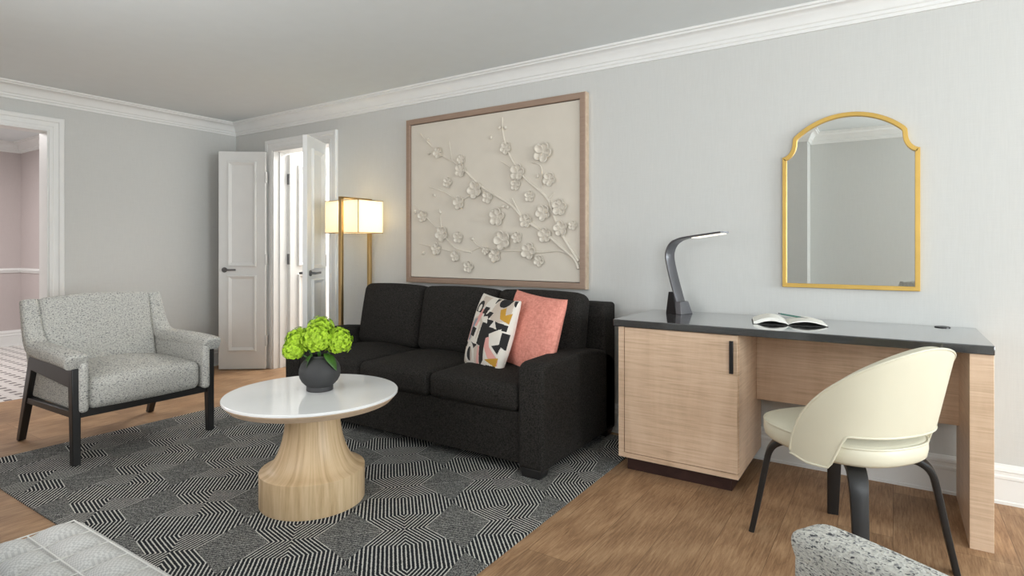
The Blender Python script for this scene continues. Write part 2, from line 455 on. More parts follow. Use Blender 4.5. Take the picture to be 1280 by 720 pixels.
# ------------------------------------------------------------------ room shell
XL, XR, YB, YF, ZC = -5.44, 5.60, 3.33, -0.32, 2.345
PX, PY = -0.74, -0.06          # the pier behind the camera
TH = 0.14
DX0, DX1, DZ = -4.84, -4.04, 2.035   # double door opening in the back wall
FY = 1.80                            # right edge of the foyer doorway in the left wall
struct('floor', box(BM(), -5.45, XR+0.2, YF-0.2, 5.3, -0.05, 0.0), M['floor'])
struct('floor_foyer', box(BM(), -8.7, -5.45, -0.9, 2.7, -0.05, 0.0), M['tile'])
struct('ceiling', box(BM(), -8.7, XR+0.2, -0.9, 5.4, ZC, ZC+0.06), M['ceil'])
b = BM(); box(b, XL-TH, DX0, YB, YB+TH, 0, ZC); box(b, DX1, XR+TH, YB, YB+TH, 0, ZC); box(b, DX0, DX1, YB, YB+TH, DZ, ZC)
struct('wall_back', b, M['wall'], shade=0)
b = BM(); box(b, XL-TH, XL, FY, YB, 0, ZC); box(b, XL-TH, XL, 0.30, FY, 2.035, ZC); box(b, XL-TH, XL, PY-0.3, 0.30, 0, ZC)
struct('wall_left', b, M['wall'], shade=0)
# right wall with a wide window
WY0, WY1, WZ0, WZ1 = 0.15, 2.95, 0.55, 2.12
b = BM(); box(b, XR, XR+TH, YF-TH, WY0, 0, ZC); box(b, XR, XR+TH, WY1, YB, 0, ZC); box(b, XR, XR+TH, WY0, WY1, 0, WZ0); box(b, XR, XR+TH, WY0, WY1, WZ1, ZC)
struct('wall_right', b, M['wall'], shade=0)
VX0, VX1 = 0.40, 2.30  # front window out of view, added to light the near furniture
UX0, UX1 = -3.30, -1.20   # second front window, out of view, added in the pier for its light
b = BM(); box(b, XL-TH, UX0, YF-TH, PY, 0, ZC); box(b, UX1, PX, YF-TH, PY, 0, ZC); box(b, UX0, UX1, YF-TH, PY, 0, WZ0); box(b, UX0, UX1, YF-TH, PY, WZ1, ZC)
box(b, PX, VX0, YF-TH, YF, 0, ZC); box(b, VX1, XR, YF-TH, YF, 0, ZC); box(b, VX0, VX1, YF-TH, YF, 0, WZ0); box(b, VX0, VX1, YF-TH, YF, WZ1, ZC)
struct('wall_front', b, M['wall'], shade=0)
def window(name, x_or_y, a0, a1, along):
    f = (lambda a, z, h: (x_or_y+h, a, z)) if along == 'y' else (lambda a, z, h: (a, x_or_y-h, z))
    bm = BM(); loop = [(a0, WZ0), (a1, WZ0), (a1, WZ1), (a0, WZ1)]
    frame_ring(bm, loop, [(0, 0.03), (0, 0.09), (-0.05, 0.09), (-0.05, 0.03)], f)
    mid = (a0+a1)/2
    vs = [f(mid+da, z, h) for z in (WZ0, WZ1) for da, h in ((-0.025, 0.04), (0.025, 0.04), (0.025, 0.08), (-0.025, 0.08))]
    hexa(bm, vs[:4], vs[4:])
    w = struct(name, bm, M['white'], shade=0)
    g = BM(); vs = [f(a, z, 0.06) for a, z in loop]; vs2 = [f(a, z, 0.064) for a, z in loop]; hexa(g, vs, vs2)
    obj('pane', g, M['pane'], w, shade=0)
window('window_1', XR, WY0, WY1, 'y')
window('added_window_2', YF, VX0, VX1, 'x')
window('added_window_3', PY, UX0, UX1, 'x')
# crown, baseboards
crown = [(-0.001, 2.228), (0.010, 2.228), (0.012, 2.243), (0.018, 2.247), (0.020, 2.261), (0.027, 2.266), (0.034, 2.285), (0.046, 2.303), (0.062, 2.316), (0.082, 2.322), (0.086, 2.331), (0.096, 2.334), (0.100, 2.346), (-0.001, 2.346)]
b = molding(BM(), [(XL, PY), (PX, PY), (PX, YF), (XR, YF), (XR, YB), (XL, YB)], crown, True)
struct('trim_1', b, M['white'], shade=25)
base = [(-0.001, 0), (0.020, 0), (0.020, 0.012), (0.016, 0.016), (0.016, 0.108), (0.019, 0.112), (0.019, 0.122), (0.013, 0.128), (0.013, 0.140), (0.017, 0.145), (0.014, 0.156), (0.006, 0.164), (0.004, 0.172), (-0.001, 0.172)]
struct('baseboard_back', molding(BM(), [(XR, YB), (DX1+0.095, YB)], base), M['white'], shade=25)
struct('baseboard_corner', molding(BM(), [(DX0-0.095, YB), (XL, YB), (XL, FY+0.095)], base), M['white'], shade=25)
struct('baseboard_front', molding(BM(), [(XL, PY), (PX, PY), (PX, YF), (XR, YF), (XR, YB)], base), M['white'], shade=25)
# casings
cas = [(0.0, 0.0), (0.0, 0.014), (0.022, 0.018), (0.028, 0.013), (0.058, 0.017), (0.064, 0.023), (0.090, 0.026), (0.095, 0.022), (0.095, 0.0)]
b = frame_ring(BM(), [(DX1, 0), (DX1, DZ), (DX0, DZ), (DX0, 0)], cas, lambda a, z, h: (a, YB-h, z), closed=False)
struct('trim_2', b, M['white'], shade=20)
b = frame_ring(BM(), [(FY, 0), (FY, 2.035), (0.30, 2.035), (0.30, 0)], cas, lambda a, z, h: (XL+h, a, z), closed=False)
struct('trim_3', b, M['white'], shade=20)
# jamb linings
b = BM(); t = 0.012
box(b, DX0, DX0+t, YB-0.006, YB+TH+0.006, 0, DZ); box(b, DX1-t, DX1, YB-0.006, YB+TH+0.006, 0, DZ); box(b, DX0+t, DX1-t, YB-0.006, YB+TH+0.006, DZ-t, DZ)
box(b, DX0+t, DX0+t+0.012, YB+0.055, YB+0.085, 0, DZ-t); box(b, DX1-t-0.012, DX1-t, YB+0.055, YB+0.085, 0, DZ-t)
struct('trim_4', b, M['white'], shade=0)
b = BM(); box(b, XL-TH-0.006, XL+0.006, FY-t, FY, 0, 2.035); box(b, XL-TH-0.006, XL+0.006, 0.3, 0.3+t, 0, 2.035); box(b, XL-TH-0.006, XL+0.006, 0.3+t, FY-t, 2.035-t, 2.035)
struct('trim_5', b, M['white'], shade=0)
# foyer beyond the left doorway
FX, FYB = -8.51, 2.55
b = BM(); box(b, FX-TH, XL-TH, FYB, FYB+TH, 0, ZC); box(b, FX-TH, FX, -0.8, FYB, 0, ZC); box(b, FX, XL-TH, -0.8-TH, -0.8, 0, ZC)
struct('wall_foyer', b, M['mauve'], shade=0)
fpath = [(XL-TH, FYB), (FX, FYB), (FX, -0.8), (XL-TH, -0.8)]
struct('trim_6', molding(BM(), fpath, crown), M['white'], shade=25)
struct('trim_7', molding(BM(), fpath, [(-0.001, 0.84), (0.012, 0.845), (0.016, 0.86), (0.024, 0.868), (0.024, 0.882), (0.012, 0.893), (-0.001, 0.895)]), M['white'], shade=25)
struct('baseboard_foyer', molding(BM(), fpath, [(d, z*1.05) for d, z in base]), M['white'], shade=25)
# next room behind the double door
b = BM(); box(b, -5.5, -5.36, YB+TH, 5.2, 0, ZC); box(b, -3.5, -3.36, YB+TH, 5.2, 0, ZC); box(b, -5.36, -3.5, 5.06, 5.2, 0, ZC)
struct('wall_connecting', b, M['white'], shade=0)

# ------------------------------------------------------------------ doors
def door(name, hinge, ang, w=0.41, side=1, lever=True, label=None, hmat='hinge'):
    h0, h1, T = 0.008, DZ-0.018, 0.019
    bm = BM(); box(bm, 0.004, w, -T, T, h0, h1)
    d = obj(name, bm, M['white'], bevel=0.002)
    d['kind'] = 'structure'
    if label: d['label'] = label; d['category'] = 'door'
    d.location = (hinge[0], hinge[1], 0); d.rotation_euler = (0, 0, ang)
    for s in (-1, 1):
        for z0, z1 in ((0.955, 1.925), (0.175, 0.875)):
            bm = BM(); x0, x1 = 0.085, w-0.085
            frame_ring(bm, [(x0, z0), (x1, z0), (x1, z1), (x0, z1)], [(0, -0.002), (0, 0.010), (-0.005, 0.020), (-0.013, 0.020), (-0.034, 0.003), (-0.034, -0.002)], lambda a, z, h, s=s: (a, s*(T+h), z))
            obj('panel_molding', bm, M['white'], d, shade=20)
    for s in (-1, 1):
        bm = BM(); x = w-0.055; z = 0.925
        sweep(bm, [(x, s*T, z), (x, s*(T+0.010), z)], circ(0.024, 20)); sweep(bm, [(x, s*T, z), (x, s*(T+0.045), z)], circ(0.010, 12))
        sweep(bm, catmull([(x+0.004, s*(T+0.045), z), (x-0.03, s*(T+0.047), z), (x-0.115, s*(T+0.043), z+0.001)], 4), rect(0.010, 0.017))
        obj('lever_handle', bm, M['steel'], d, bevel=0.002, label='brushed steel lever handle')
    for z in (0.27, 1.02, 1.78):
        bm = BM(); sweep(bm, [(0, side*(T+0.004), z-0.05), (0, side*(T+0.004), z+0.05)], circ(0.0065, 10), up=(1, 0, 0))
        box(bm, -0.006, 0.003, -T, T, z-0.05, z+0.05)
        obj('hinge', bm, M[hmat], d)
    return d
door('door_1', (-4.872, 3.282), math.radians(-143), 0.425, 1, label='white two-panel door leaf swung back beside the left wall')
door('door_2', (-4.072, 3.290), math.radians(-59.5), 0.41, -1, label='white two-panel door leaf standing open edge-on behind the floor lamp', hmat='steel')
door('door_3', (-4.815, 3.475), math.radians(90), 0.41, 1, label='white panelled door leaf opened into the bright room behind the double door', hmat='steel')
door('door_4', (-4.065, 3.475), math.radians(90), 0.41, -1, hmat='steel')

# ------------------------------------------------------------------ rug
RT = 0.006
b = BM(); box(b, -1.3925, 1.3925, -1.1425, 1.1425, 0, RT)
rug = tag(obj('area_rug', b, M['rug'], shade=0), 'large charcoal and white area rug with concentric hexagon lines, under the sofa', 'rug')
rug.location = (-2.5875, 2.1075, 0.0005)

# ------------------------------------------------------------------ sofa
sofa = thing('sofa', 'charcoal fabric three-seat sofa below the framed blossom relief', 'sofa', (-2.39, 2.845, RT))
def S(x, y, z): return (x+2.39, y-2.845, z-RT)
sx0, sx1, sy0, sy1 = -3.38, -1.40, 2.41, 3.285
aw = 0.145
b = BM(); box(b, sx0+aw-0.005+2.39, sx1-aw+0.005+2.39, 2.432-2.845, 3.15-2.845, 0.055-RT, 0.312-RT); obj('seat_base', b, M['sofa'], sofa, bevel=0.008, seg=3)
for x0, x1 in ((sx0, sx0+aw), (sx1-aw, sx1)):
    prof = [(sy0, 0.045), (sy0, 0.515), (sy0+0.004, 0.53), (sy0+0.014, 0.545), (sy0+0.03, 0.556), (sy0+0.055, 0.562), (2.75, 0.566), (2.93, 0.562), (3.05, 0.548), (3.15, 0.525), (3.22, 0.50), (3.262, 0.47), (3.275, 0.44), (3.28, 0.40), (3.28, 0.045)]
    bm = prism(BM(), prof, lambda y, z: S(x0, y, z), lambda y, z: S(x1, y, z))
    obj('arm', bm, M['sofa'], sofa, bevel=0.018, seg=4, shade=50)
    for fy in (2.45, 3.23):
        bm = BM(); cx = (x0+x1)/2
        hexa(bm, [S(cx-0.05, fy-0.036, RT), S(cx+0.05, fy-0.036, RT), S(cx+0.05, fy+0.04, RT), S(cx-0.05, fy+0.04, RT)],
             [S(cx-0.06, fy-0.036, 0.05), S(cx+0.06, fy-0.036, 0.05), S(cx+0.06, fy+0.05, 0.05), S(cx-0.06, fy+0.05, 0.05)])
        obj('foot', bm, M['black'], sofa, bevel=0.003)
bm = BM(); cushion(bm, S((sx0+sx1)/2, 3.205, 0.425), (sx1-sx0, 0.16, 0.75), 0.022, (0, 0, 0.004), 3, 4)
obj('back_frame', bm, M['sofa'], sofa)
seat_x = [sx0+aw, -2.673, -2.124, sx1-aw]
for a, c in zip(seat_x, seat_x[1:]):
    bm = BM(); cushion(bm, S((a+c)/2, 2.735, 0.378), (c-a-0.004, 0.66, 0.135), 0.034, (0, 0.012, 0.034), 4, 8)
    obj('seat_cushion', bm, M['sofa'], sofa)
bk_x = [-3.232, -2.665, -2.055, -1.475]
for a, c in zip(bk_x, bk_x[1:]):
    R = Matrix.Rotation(math.radians(-11), 4, 'X')
    bm = BM(); cushion(bm, S((a+c)/2, 3.005, 0.650), (c-a-0.004, 0.165, 0.425), 0.05, (0, 0.045, 0.012), 4, 8, R)
    obj('back_cushion', bm, M['sofa'], sofa)

# ------------------------------------------------------------------ throw pillows
def pillow_mesh(name, w, h, T, mats, paint=None, n=40, pinch=0.05):
    bm = BM(); g = {}
    def pos(i, j, s):
        u = -1+2*i/n; v = -1+2*j/n
        t = T*(max(0, (1-u**2)*(1-v**2)))**0.42
        x = u*w/2*(1-pinch*(1-v*v)); z = v*h/2*(1-pinch*(1-u*u))
        return (x, s*t+0.0015*math.sin(9*u+5*v)*s, z)
    for s in (-1, 1):
        for i in range(n+1):
            for j in range(n+1):
                if s == 1 and (i in (0, n) or j in (0, n)): g[(i, j, s)] = g[(i, j, -1)]
                else: g[(i, j, s)] = bm.verts.new(pos(i, j, s))
    for s in (-1, 1):
        for i in range(n):
            for j in range(n):
                q = [g[(i, j, s)], g[(i+1, j, s)], g[(i+1, j+1, s)], g[(i, j+1, s)]]
                if s == 1: q = q[::-1]
                f = bm.faces.new(q)
                if paint: f.material_index = paint((i+0.5)/n, (j+0.5)/n, s)
    return bm
def inpoly(x, y, P):
    c = False; n = len(P)
    for i in range(n):
        x1, y1 = P[i]; x2, y2 = P[i-1]
        if (y1 > y) != (y2 > y) and x < (x2-x1)*(y-y1)/(y2-y1)+x1: c = not c
    return c
# colours: 0 warm white, 1 black, 2 beige, 3 pink, 4 ochre, 5 blue-grey
PSH = [
 (2, [(0.05, 0.35), (0.42, 0.38), (0.50, 0.62), (0.35, 0.72), (0.12, 0.62)]), (2, [(0.62, 0.98), (0.95, 0.98), (0.98, 0.72), (0.72, 0.62), (0.58, 0.75)]),
 (2, [(0.02, 0.02), (0.30, 0.02), (0.28, 0.28), (0.05, 0.30)]), (2, [(0.15, 0.98), (0.40, 0.98), (0.36, 0.82), (0.20, 0.84)]),
 (0, [(0.28, 0.34), (0.40, 0.34), (0.42, 0.62), (0.30, 0.62)]), (2, [(0.45, 0.05), (0.58, 0.05), (0.62, 0.32), (0.42, 0.30)]),
 (3, [(0.24, 0.55), (0.34, 0.55), (0.44, 0.80), (0.32, 0.80)]), (5, [(0.14, 0.34), (0.22, 0.34), (0.30, 0.66), (0.22, 0.64)]),
 (3, [(0.06, 0.32), (0.12, 0.32), (0.20, 0.58), (0.14, 0.60)]),
 (1, [(0.46, 0.32), (0.66, 0.30), (0.88, 0.56), (0.88, 0.60), (0.50, 0.63)]), (1, [(0.20, 0.41), (0.34, 0.40), (0.36, 0.52), (0.22, 0.53)]),
 (1, [(0.30, 0.32), (0.48, 0.31), (0.38, 0.22)]), (1, [(0.40, 0.74), (0.52, 0.74), (0.56, 0.79), (0.66, 0.78), (0.60, 0.68), (0.56, 0.72), (0.46, 0.70), (0.44, 0.82), (0.54, 0.82)]),
 (1, [(0.40, 0.84), (0.52, 0.84), (0.50, 0.74), (0.38, 0.74)]),
 (1, [(0.58, 0.60), (0.98, 0.58), (0.98, 0.66), (0.66, 0.68)]), (0, [(0.68, 0.59), (0.84, 0.58), (0.75, 0.69)]), (1, [(0.58, 0.68), (0.72, 0.68), (0.64, 0.58)]),
 (1, [(0.54, 0.99), (0.64, 0.99), (0.58, 0.90)]), (1, [(0.92, 0.99), (0.99, 0.99), (0.99, 0.90), (0.96, 0.92)]),
 (4, [(0.78, 0.84), (0.84, 0.72), (0.98, 0.68), (0.98, 0.82), (0.90, 0.78), (0.86, 0.88)]),
 (0, [(0.72, 0.50), (0.92, 0.60), (0.92, 0.44), (0.76, 0.36)]), (3, [(0.68, 0.44), (0.74, 0.46), (0.78, 0.34), (0.96, 0.22), (0.96, 0.14), (0.78, 0.20), (0.68, 0.32)]),
 (1, [(0.82, 0.36), (0.98, 0.42), (0.94, 0.28)]), (1, [(0.94, 0.56), (1.0, 0.56), (1.0, 0.36), (0.94, 0.40)]),
 (1, [(0.56, 0.32), (0.68, 0.32), (0.68, 0.14), (0.58, 0.05)]), (3, [(0.52, 0.30), (0.56, 0.30), (0.57, 0.04), (0.50, 0.03)]),
 (4, [(0.72, 0.16), (0.96, 0.24), (0.94, 0.12)]), (1, [(0.74, 0.10), (0.94, 0.13), (0.92, 0.05), (0.80, 0.04)]),
 (4, [(0.40, 0.03), (0.48, 0.05), (0.50, 0.0), (0.42, 0.0)]), (1, [(0.02, 0.32), (0.14, 0.30), (0.12, 0.24), (0.05, 0.24)]),
 (1, [(0.90, 0.06), (1.0, 0.10), (1.0, 0.0), (0.88, 0.0)]),
]
def ppaint(u, v, s):
    if s == 1: return 2 if u < 0.5 else 0
    c = 0
    if (u-0.78)**2+(v-0.60)**2 < 0: c = 0
    for k, P in PSH:
        if inpoly(u, v, P): c = k
    d = math.hypot((u-0.27)*1.0, v-0.16)
    if d < 0.16: c = 0
    if d < 0.095: c = 1 if u < 0.27+0.02 else 2
    d = math.hypot(u-0.22, v-0.80)
    if 0.055 < d < 0.11 and v > 0.74: c = 1
    if d < 0.055 and v > 0.74: c = 0
    d = math.hypot(u-0.78, v-0.985)
    if d < 0.115: c = 1
    return c
PM = [plain('pillow_'+k, c, 0.85, var=0.04, bump=0.1) for k, c in (('white', rgb(228, 222, 212)), ('black', rgb(36, 34, 34)), ('beige', rgb(206, 192, 178)), ('pink', rgb(228, 168, 160)), ('ochre', rgb(196, 148, 52)), ('slate', rgb(142, 150, 162)))]
pil = obj('throw_pillow', pillow_mesh('p', 0.43, 0.44, 0.075, PM, ppaint, 150), PM)
tag(pil, 'square throw pillow with black, pink and ochre geometric shapes on the sofa', 'pillow')
pil.location = (-1.935, 2.740, 0.630); pil.rotation_euler = (math.radians(-17), math.radians(2), math.radians(-26))
pil = obj('throw_pillow', pillow_mesh('p', 0.43, 0.45, 0.075, [M['pink']], None, 40), M['pink'])
tag(pil, 'plain coral pink velvet throw pillow against the sofa arm', 'pillow')
pil.location = (-1.690, 2.785, 0.645); pil.rotation_euler = (math.radians(-15), math.radians(4), math.radians(-18))

# ------------------------------------------------------------------ coffee table, vase, flowers
TC = (-2.167, 1.690)
tb = thing('coffee_table', 'round coffee table with white stone top and flared pale oak pedestal', 'table', (TC[0], TC[1], RT))
obj('pedestal', lathe(BM(), [(0.0, 0), (0.222, 0), (0.224, 0.004), (0.224, 0.142), (0.2225, 0.1435), (0.202, 0.150), (0.187, 0.159), (0.174, 0.172), (0.161, 0.190), (0.150, 0.211), (0.140, 0.237), (0.131, 0.266), (0.124, 0.298), (0.119, 0.33), (0.115, 0.37), (0.113, 0.437)], 96), M['tablewood'], tb)
obj('table_edge', lathe(BM(), [(0.0, 0.434), (0.335, 0.434), (0.345, 0.436), (0.367, 0.460), (0.367, 0.463), (0.0, 0.463)], 128), M['rimwood'], tb, label='taupe wood chamfered underside rim')
obj('table_top', lathe(BM(), [(0.0, 0.4625), (0.366, 0.4625), (0.3715, 0.4655), (0.3715, 0.4735), (0.369, 0.476), (0.0, 0.476)], 128), M['stone'], tb, label='polished white stone top')
ZT = RT+0.476
VC = (-2.168, 1.728)
vz = [(0.0, 0.0), (0.055, 0.0), (0.058, 0.003), (0.058, 0.018), (0.056, 0.021), (0.066, 0.030), (0.078, 0.043), (0.087, 0.060), (0.0905, 0.078), (0.089, 0.098), (0.082, 0.118), (0.071, 0.134), (0.058, 0.146), (0.048, 0.152), (0.046, 0.158), (0.041, 0.158), (0.041, 0.150), (0.05, 0.142), (0.065, 0.128), (0.08, 0.10), (0.08, 0.07), (0.06, 0.04), (0.0, 0.03)]
v = tag(obj('vase', lathe(BM(), vz, 64), M['vase']), 'matte black globe vase on the white coffee table', 'vase'); v.location = (VC[0], VC[1], ZT)
def flower_bm(r, seed):
    rnd = random.Random(seed); bm = BM(); N_ = 150
    for k in range(N_):
        zz = 1-2*(k+0.5)/N_; ph = k*2.39996
        if zz < -0.72: continue
        n = Vector((math.sqrt(1-zz*zz)*math.cos(ph), math.sqrt(1-zz*zz)*math.sin(ph), zz))
        n = (n+Vector((rnd.uniform(-.15, .15), rnd.uniform(-.15, .15), rnd.uniform(-.15, .15)))).normalized()
        c = n*r*rnd.uniform(0.88, 1.06); t = n.orthogonal().normalized(); bt = n.cross(t); a0 = rnd.uniform(0, 2*PI); pr = rnd.uniform(0.010, 0.014)
        for q in range(4):
            a = a0+q*PI/2; d = t*math.cos(a)+bt*math.sin(a); s = n.cross(d)
            lift = rnd.uniform(0.1, 0.5)
            P = [c, c+d*pr*0.55+s*pr*0.5+n*pr*lift*0.6, c+d*pr*1.1+n*pr*lift*0.4, c+d*pr*0.55-s*pr*0.5+n*pr*lift*0.6]
            bm.faces.new([bm.verts.new(p) for p in P])
    c0 = BM(); bmesh.ops.create_icosphere(bm, subdivisions=2, radius=r*0.86)
    c0.free()
    return bm
def leaf_bm(L, wd, droop):
    bm = BM(); n = 10; rows = []
    for i in range(n+1):
        t = i/n; ww = wd*math.sin(PI*min(1, t*0.97+0.03))**0.8*(1-0.25*t)
        x = L*t; z = -droop*t*t*L
        rows.append([bm.verts.new((x, -ww, z+ww*0.25)), bm.verts.new((x, 0, z)), bm.verts.new((x, ww, z+ww*0.25))])
    for a, c in zip(rows, rows[1:]):
        for j in range(2): bm.faces.new([a[j], a[j+1], c[j+1], c[j]])
    return bm
rtv = Vector((0.837, 0.547, 0)); fwv = Vector((-0.547, 0.837, 0))
heads = [((-0.002, -0.035), 0.236, 0.066, 'lime green hydrangea head at the front centre of the black vase'),
         ((-0.092, 0.00), 0.222, 0.058, 'lime green hydrangea head at the left of the bunch in the vase'),
         ((0.080, 0.01), 0.218, 0.060, 'lime green hydrangea head at the right of the bunch in the vase'),
         ((-0.012, 0.045), 0.262, 0.062, 'lime green hydrangea head topmost in the black vase'),
         ((-0.108, -0.03), 0.185, 0.045, 'small lime green hydrangea head hanging lowest at the left of the vase')]
for k, ((s, f), z, r, lab) in enumerate(heads):
    off = rtv*s+fwv*f
    h = thing('hydrangea_stem', lab, 'flower', (VC[0]+off.x*0.15, VC[1]+off.y*0.15, ZT+0.045), 0, 'green hydrangeas in the vase')
    c = Vector((off.x*0.85, off.y*0.85, z-0.045))
    bm = flower_bm(r, 20+k); bmesh.ops.translate(bm, vec=c, verts=bm.verts); obj('flower_head', bm, M['floret'], h, shade=0, fix=False)
    bm = sweep(BM(), catmull([(0, 0, 0), c*0.5+Vector((0, 0, 0.02))-Vector((off.x, off.y, 0))*0.2, c], 5), circ(0.004, 8)); obj('stem', bm, M['leaf'], h)
    if k in (1, 2):
        bm = leaf_bm(0.115 if k == 1 else 0.09, 0.026, 0.55 if k == 1 else 0.35)
        L = obj('leaf', bm, M['leaf'], h, solid=0.0008)
        if k == 1: L.location = (0.03, -0.048, 0.125); L.rotation_euler = (math.radians(-25), math.radians(50), math.radians(222))
        else: L.location = (0.035, -0.02, 0.125); L.rotation_euler = (0.2, math.radians(30), math.radians(10))

# ------------------------------------------------------------------ tweed armchairs
def make_armchair(label):
    r = thing('armchair', label, 'armchair')
    for s in (-1, 1):
        y = s*0.352; hw = 0.021
        # front leg, slightly tapered
        bm = hexa(BM(), [(0.338, y-0.018, 0), (0.378, y-0.018, 0), (0.378, y+0.018, 0), (0.338, y+0.018, 0)],
                  [(0.318, y-hw, 0.50), (0.372, y-hw, 0.50), (0.372, y+hw, 0.50), (0.318, y+hw, 0.50)])
        obj('front_leg', bm, M['black'], r, bevel=0.004)
        bm = hexa(BM(), [(-0.405, y-0.018, 0), (-0.365, y-0.018, 0), (-0.365, y+0.018, 0), (-0.405, y+0.018, 0)],
                  [(-0.205, y-hw, 0.505), (-0.135, y-hw, 0.505), (-0.135, y+hw, 0.505), (-0.205, y+hw, 0.505)])
        obj('rear_leg', bm, M['black'], r, bevel=0.004)
        bm = hexa(BM(), [(-0.185, y-hw, 0.435), (-0.185, y+hw, 0.435), (-0.195, y+hw, 0.515), (-0.195, y-hw, 0.515)],
                  [(0.345, y-hw, 0.400), (0.345, y+hw, 0.400), (0.345, y+hw, 0.500), (0.345, y-hw, 0.500)])
        obj('arm_rail', bm, M['black'], r, bevel=0.004)
        bm = hexa(BM(), [(-0.30, y-0.014, 0.234), (-0.30, y+0.014, 0.234), (-0.30, y+0.014, 0.268), (-0.30, y-0.014, 0.268)],
                  [(0.345, y-0.014, 0.245), (0.345, y+0.014, 0.245), (0.345, y+0.014, 0.278), (0.345, y-0.014, 0.278)])
        obj('stretcher', bm, M['black'], r, bevel=0.003)
        # wing running down into the padded arm
        path = catmull([(-0.318, s*0.335, 0.812), (-0.275, s*0.338, 0.70), (-0.225, s*0.341, 0.605), (-0.165, s*0.343, 0.557), (-0.07, s*0.346, 0.548), (0.10, s*0.350, 0.547), (0.25, s*0.353, 0.543), (0.345, s*0.354, 0.538), (0.375, s*0.354, 0.534), (0.386, s*0.354, 0.530)], 5)
        nP = len(path)
        def pf(i, nP=nP):
            k = 1.0
            if i > nP-10: k = math.sqrt(max(0.5, 1-((i-(nP-10))/9.5)**4*0.5))
            wtop = 0.086+0.022*min(1, i/18)
            return rrect(wtop*k, 0.078*k, 0.026*k, 4)
        bm = sweep(BM(), path, pf, up=(0, 0, 1)); obj('arm_pad', bm, M['tweed'], r, shade=60)
        bm = BM(); cushion(bm, (0.066, s*0.321, 0.402), (0.642, 0.046, 0.27), 0.02, (0, 0, 0), 3, 4); obj('side_panel', bm, M['tweed'], r)
    bm = BM(); box(bm, 0.318, 0.352, -0.34, 0.34, 0.238, 0.276); obj('front_rail', bm, M['black'], r, bevel=0.003)
    bm = BM(); box(bm, -0.31, -0.28, -0.34, 0.34, 0.225, 0.262); obj('rear_rail', bm, M['black'], r, bevel=0.003)
    bm = BM(); cushion(bm, (0.055, 0, 0.352), (0.63, 0.592, 0.165), 0.045, (0.012, 0, 0.042), 4, 8); obj('seat', bm, M['tweed'], r)
    def wb(v):   # top of the back bows upward a little
        u = v.y/0.30
        return Vector((v.x, v.y, v.z+(0.016*(1-u*u) if v.z > 0 else 0)))
    R = Matrix.Rotation(math.radians(-15), 4, 'Y')
    bm = BM(); cushion(bm, (-0.262, 0, 0.582), (0.115, 0.60, 0.49), 0.03, (0.03, 0, 0), 4, 8, R, wb); obj('back', bm, M['tweed'], r)
    bm = BM(); cushion(bm, (-0.315, 0, 0.55), (0.05, 0.70, 0.54), 0.02, (0, 0, 0), 3, 6, R, wb); obj('outer_back', bm, M['tweed'], r)
    return r
ac = make_armchair('grey tweed armchair with black wood frame on the rug edge by the foyer doorway')
ac.location = (-3.878, 1.630, 0.0035)
ac['group'] = 'tweed armchairs'
ac2 = copy_tree(ac); ac2['label'] = 'pale tweed armchair cropped at the lower right, its arm in front of the cream chair'
ac2.location = (0.004, 0.780, 0); ac2.rotation_euler = (0, 0, math.radians(148))

# ------------------------------------------------------------------ ottoman
ox0, ox1, oy0, oy1, oz = -1.690, -0.80, 0.02, 0.630, 0.474
ot = thing('ottoman', 'light grey box-quilted ottoman cropped at the lower left corner', 'ottoman', ((ox0+ox1)/2, (oy0+oy1)/2, 0))
ow, od = ox1-ox0, oy1-oy0
bm = BM(); cushion(bm, (0, 0, 0.20), (ow-0.03, od-0.03, 0.28), 0.02, (0, 0, 0), 3, 4); obj('base', bm, M['quilt'], ot)
nx, ny = 9, 6; pw, pd = (ow-0.06)/nx, (od-0.06)/ny
bm = BM(); G = 6; gx, gy = nx*G, ny*G; grid = {}
for i in range(-3, gx+4):
    for j in range(-3, gy+4):
        ci = max(0, min(gx, i)); cj = max(0, min(gy, j))
        x = -ow/2+0.03+pw*ci/G; y = -od/2+0.03+pd*cj/G
        fu, fv = (ci % G)/G, (cj % G)/G
        z = oz-0.020+0.024*(math.sin(PI*fu)*math.sin(PI*fv))**0.5
        ex = (i if i < 0 else (i-gx if i > gx else 0)); ey = (j if j < 0 else (j-gy if j > gy else 0))
        drop = max(abs(ex), abs(ey))
        if drop:
            k = [0, (0.016, 0.003), (0.028, 0.016), (0.031, 0.115)][drop]
            l = math.hypot(ex, ey); x += ex/l*k[0]; y += ey/l*k[0]; z -= k[1]
        grid[(i, j)] = bm.verts.new((x, y, z))
for i in range(-3, gx+3):
    for j in range(-3, gy+3): bm.faces.new([grid[(i, j)], grid[(i+1, j)], grid[(i+1, j+1)], grid[(i, j+1)]])
obj('quilted_top', bm, M['quilt'], ot, shade=75, label='box-quilted woven top')
bm = BM()
for i in range(nx+1):
    x = -ow/2+0.03+pw*i; sweep(bm, [(x, -od/2+0.03, oz-0.0120), (x, od/2-0.03, oz-0.0120)], circ(0.0014, 8))
for j in range(ny+1):
    y = -od/2+0.03+pd*j; sweep(bm, [(-ow/2+0.03, y, oz-0.0120), (ow/2-0.03, y, oz-0.0120)], circ(0.0016, 8))
obj('seam_piping', bm, M['stitch'], ot)
for sx in (-1, 1):
    for sy in (-1, 1):
        bm = BM(); cx, cy = sx*(ow/2-0.07), sy*(od/2-0.07); hexa(bm, [(cx-.02, cy-.02, 0), (cx+.02, cy-.02, 0), (cx+.02, cy+.02, 0), (cx-.02, cy+.02, 0)], [(cx-.026, cy-.026, .07), (cx+.026, cy-.026, .07), (cx+.026, cy+.026, .07), (cx-.026, cy+.026, .07)])
        obj('leg', bm, M['black'], ot, bevel=0.003)

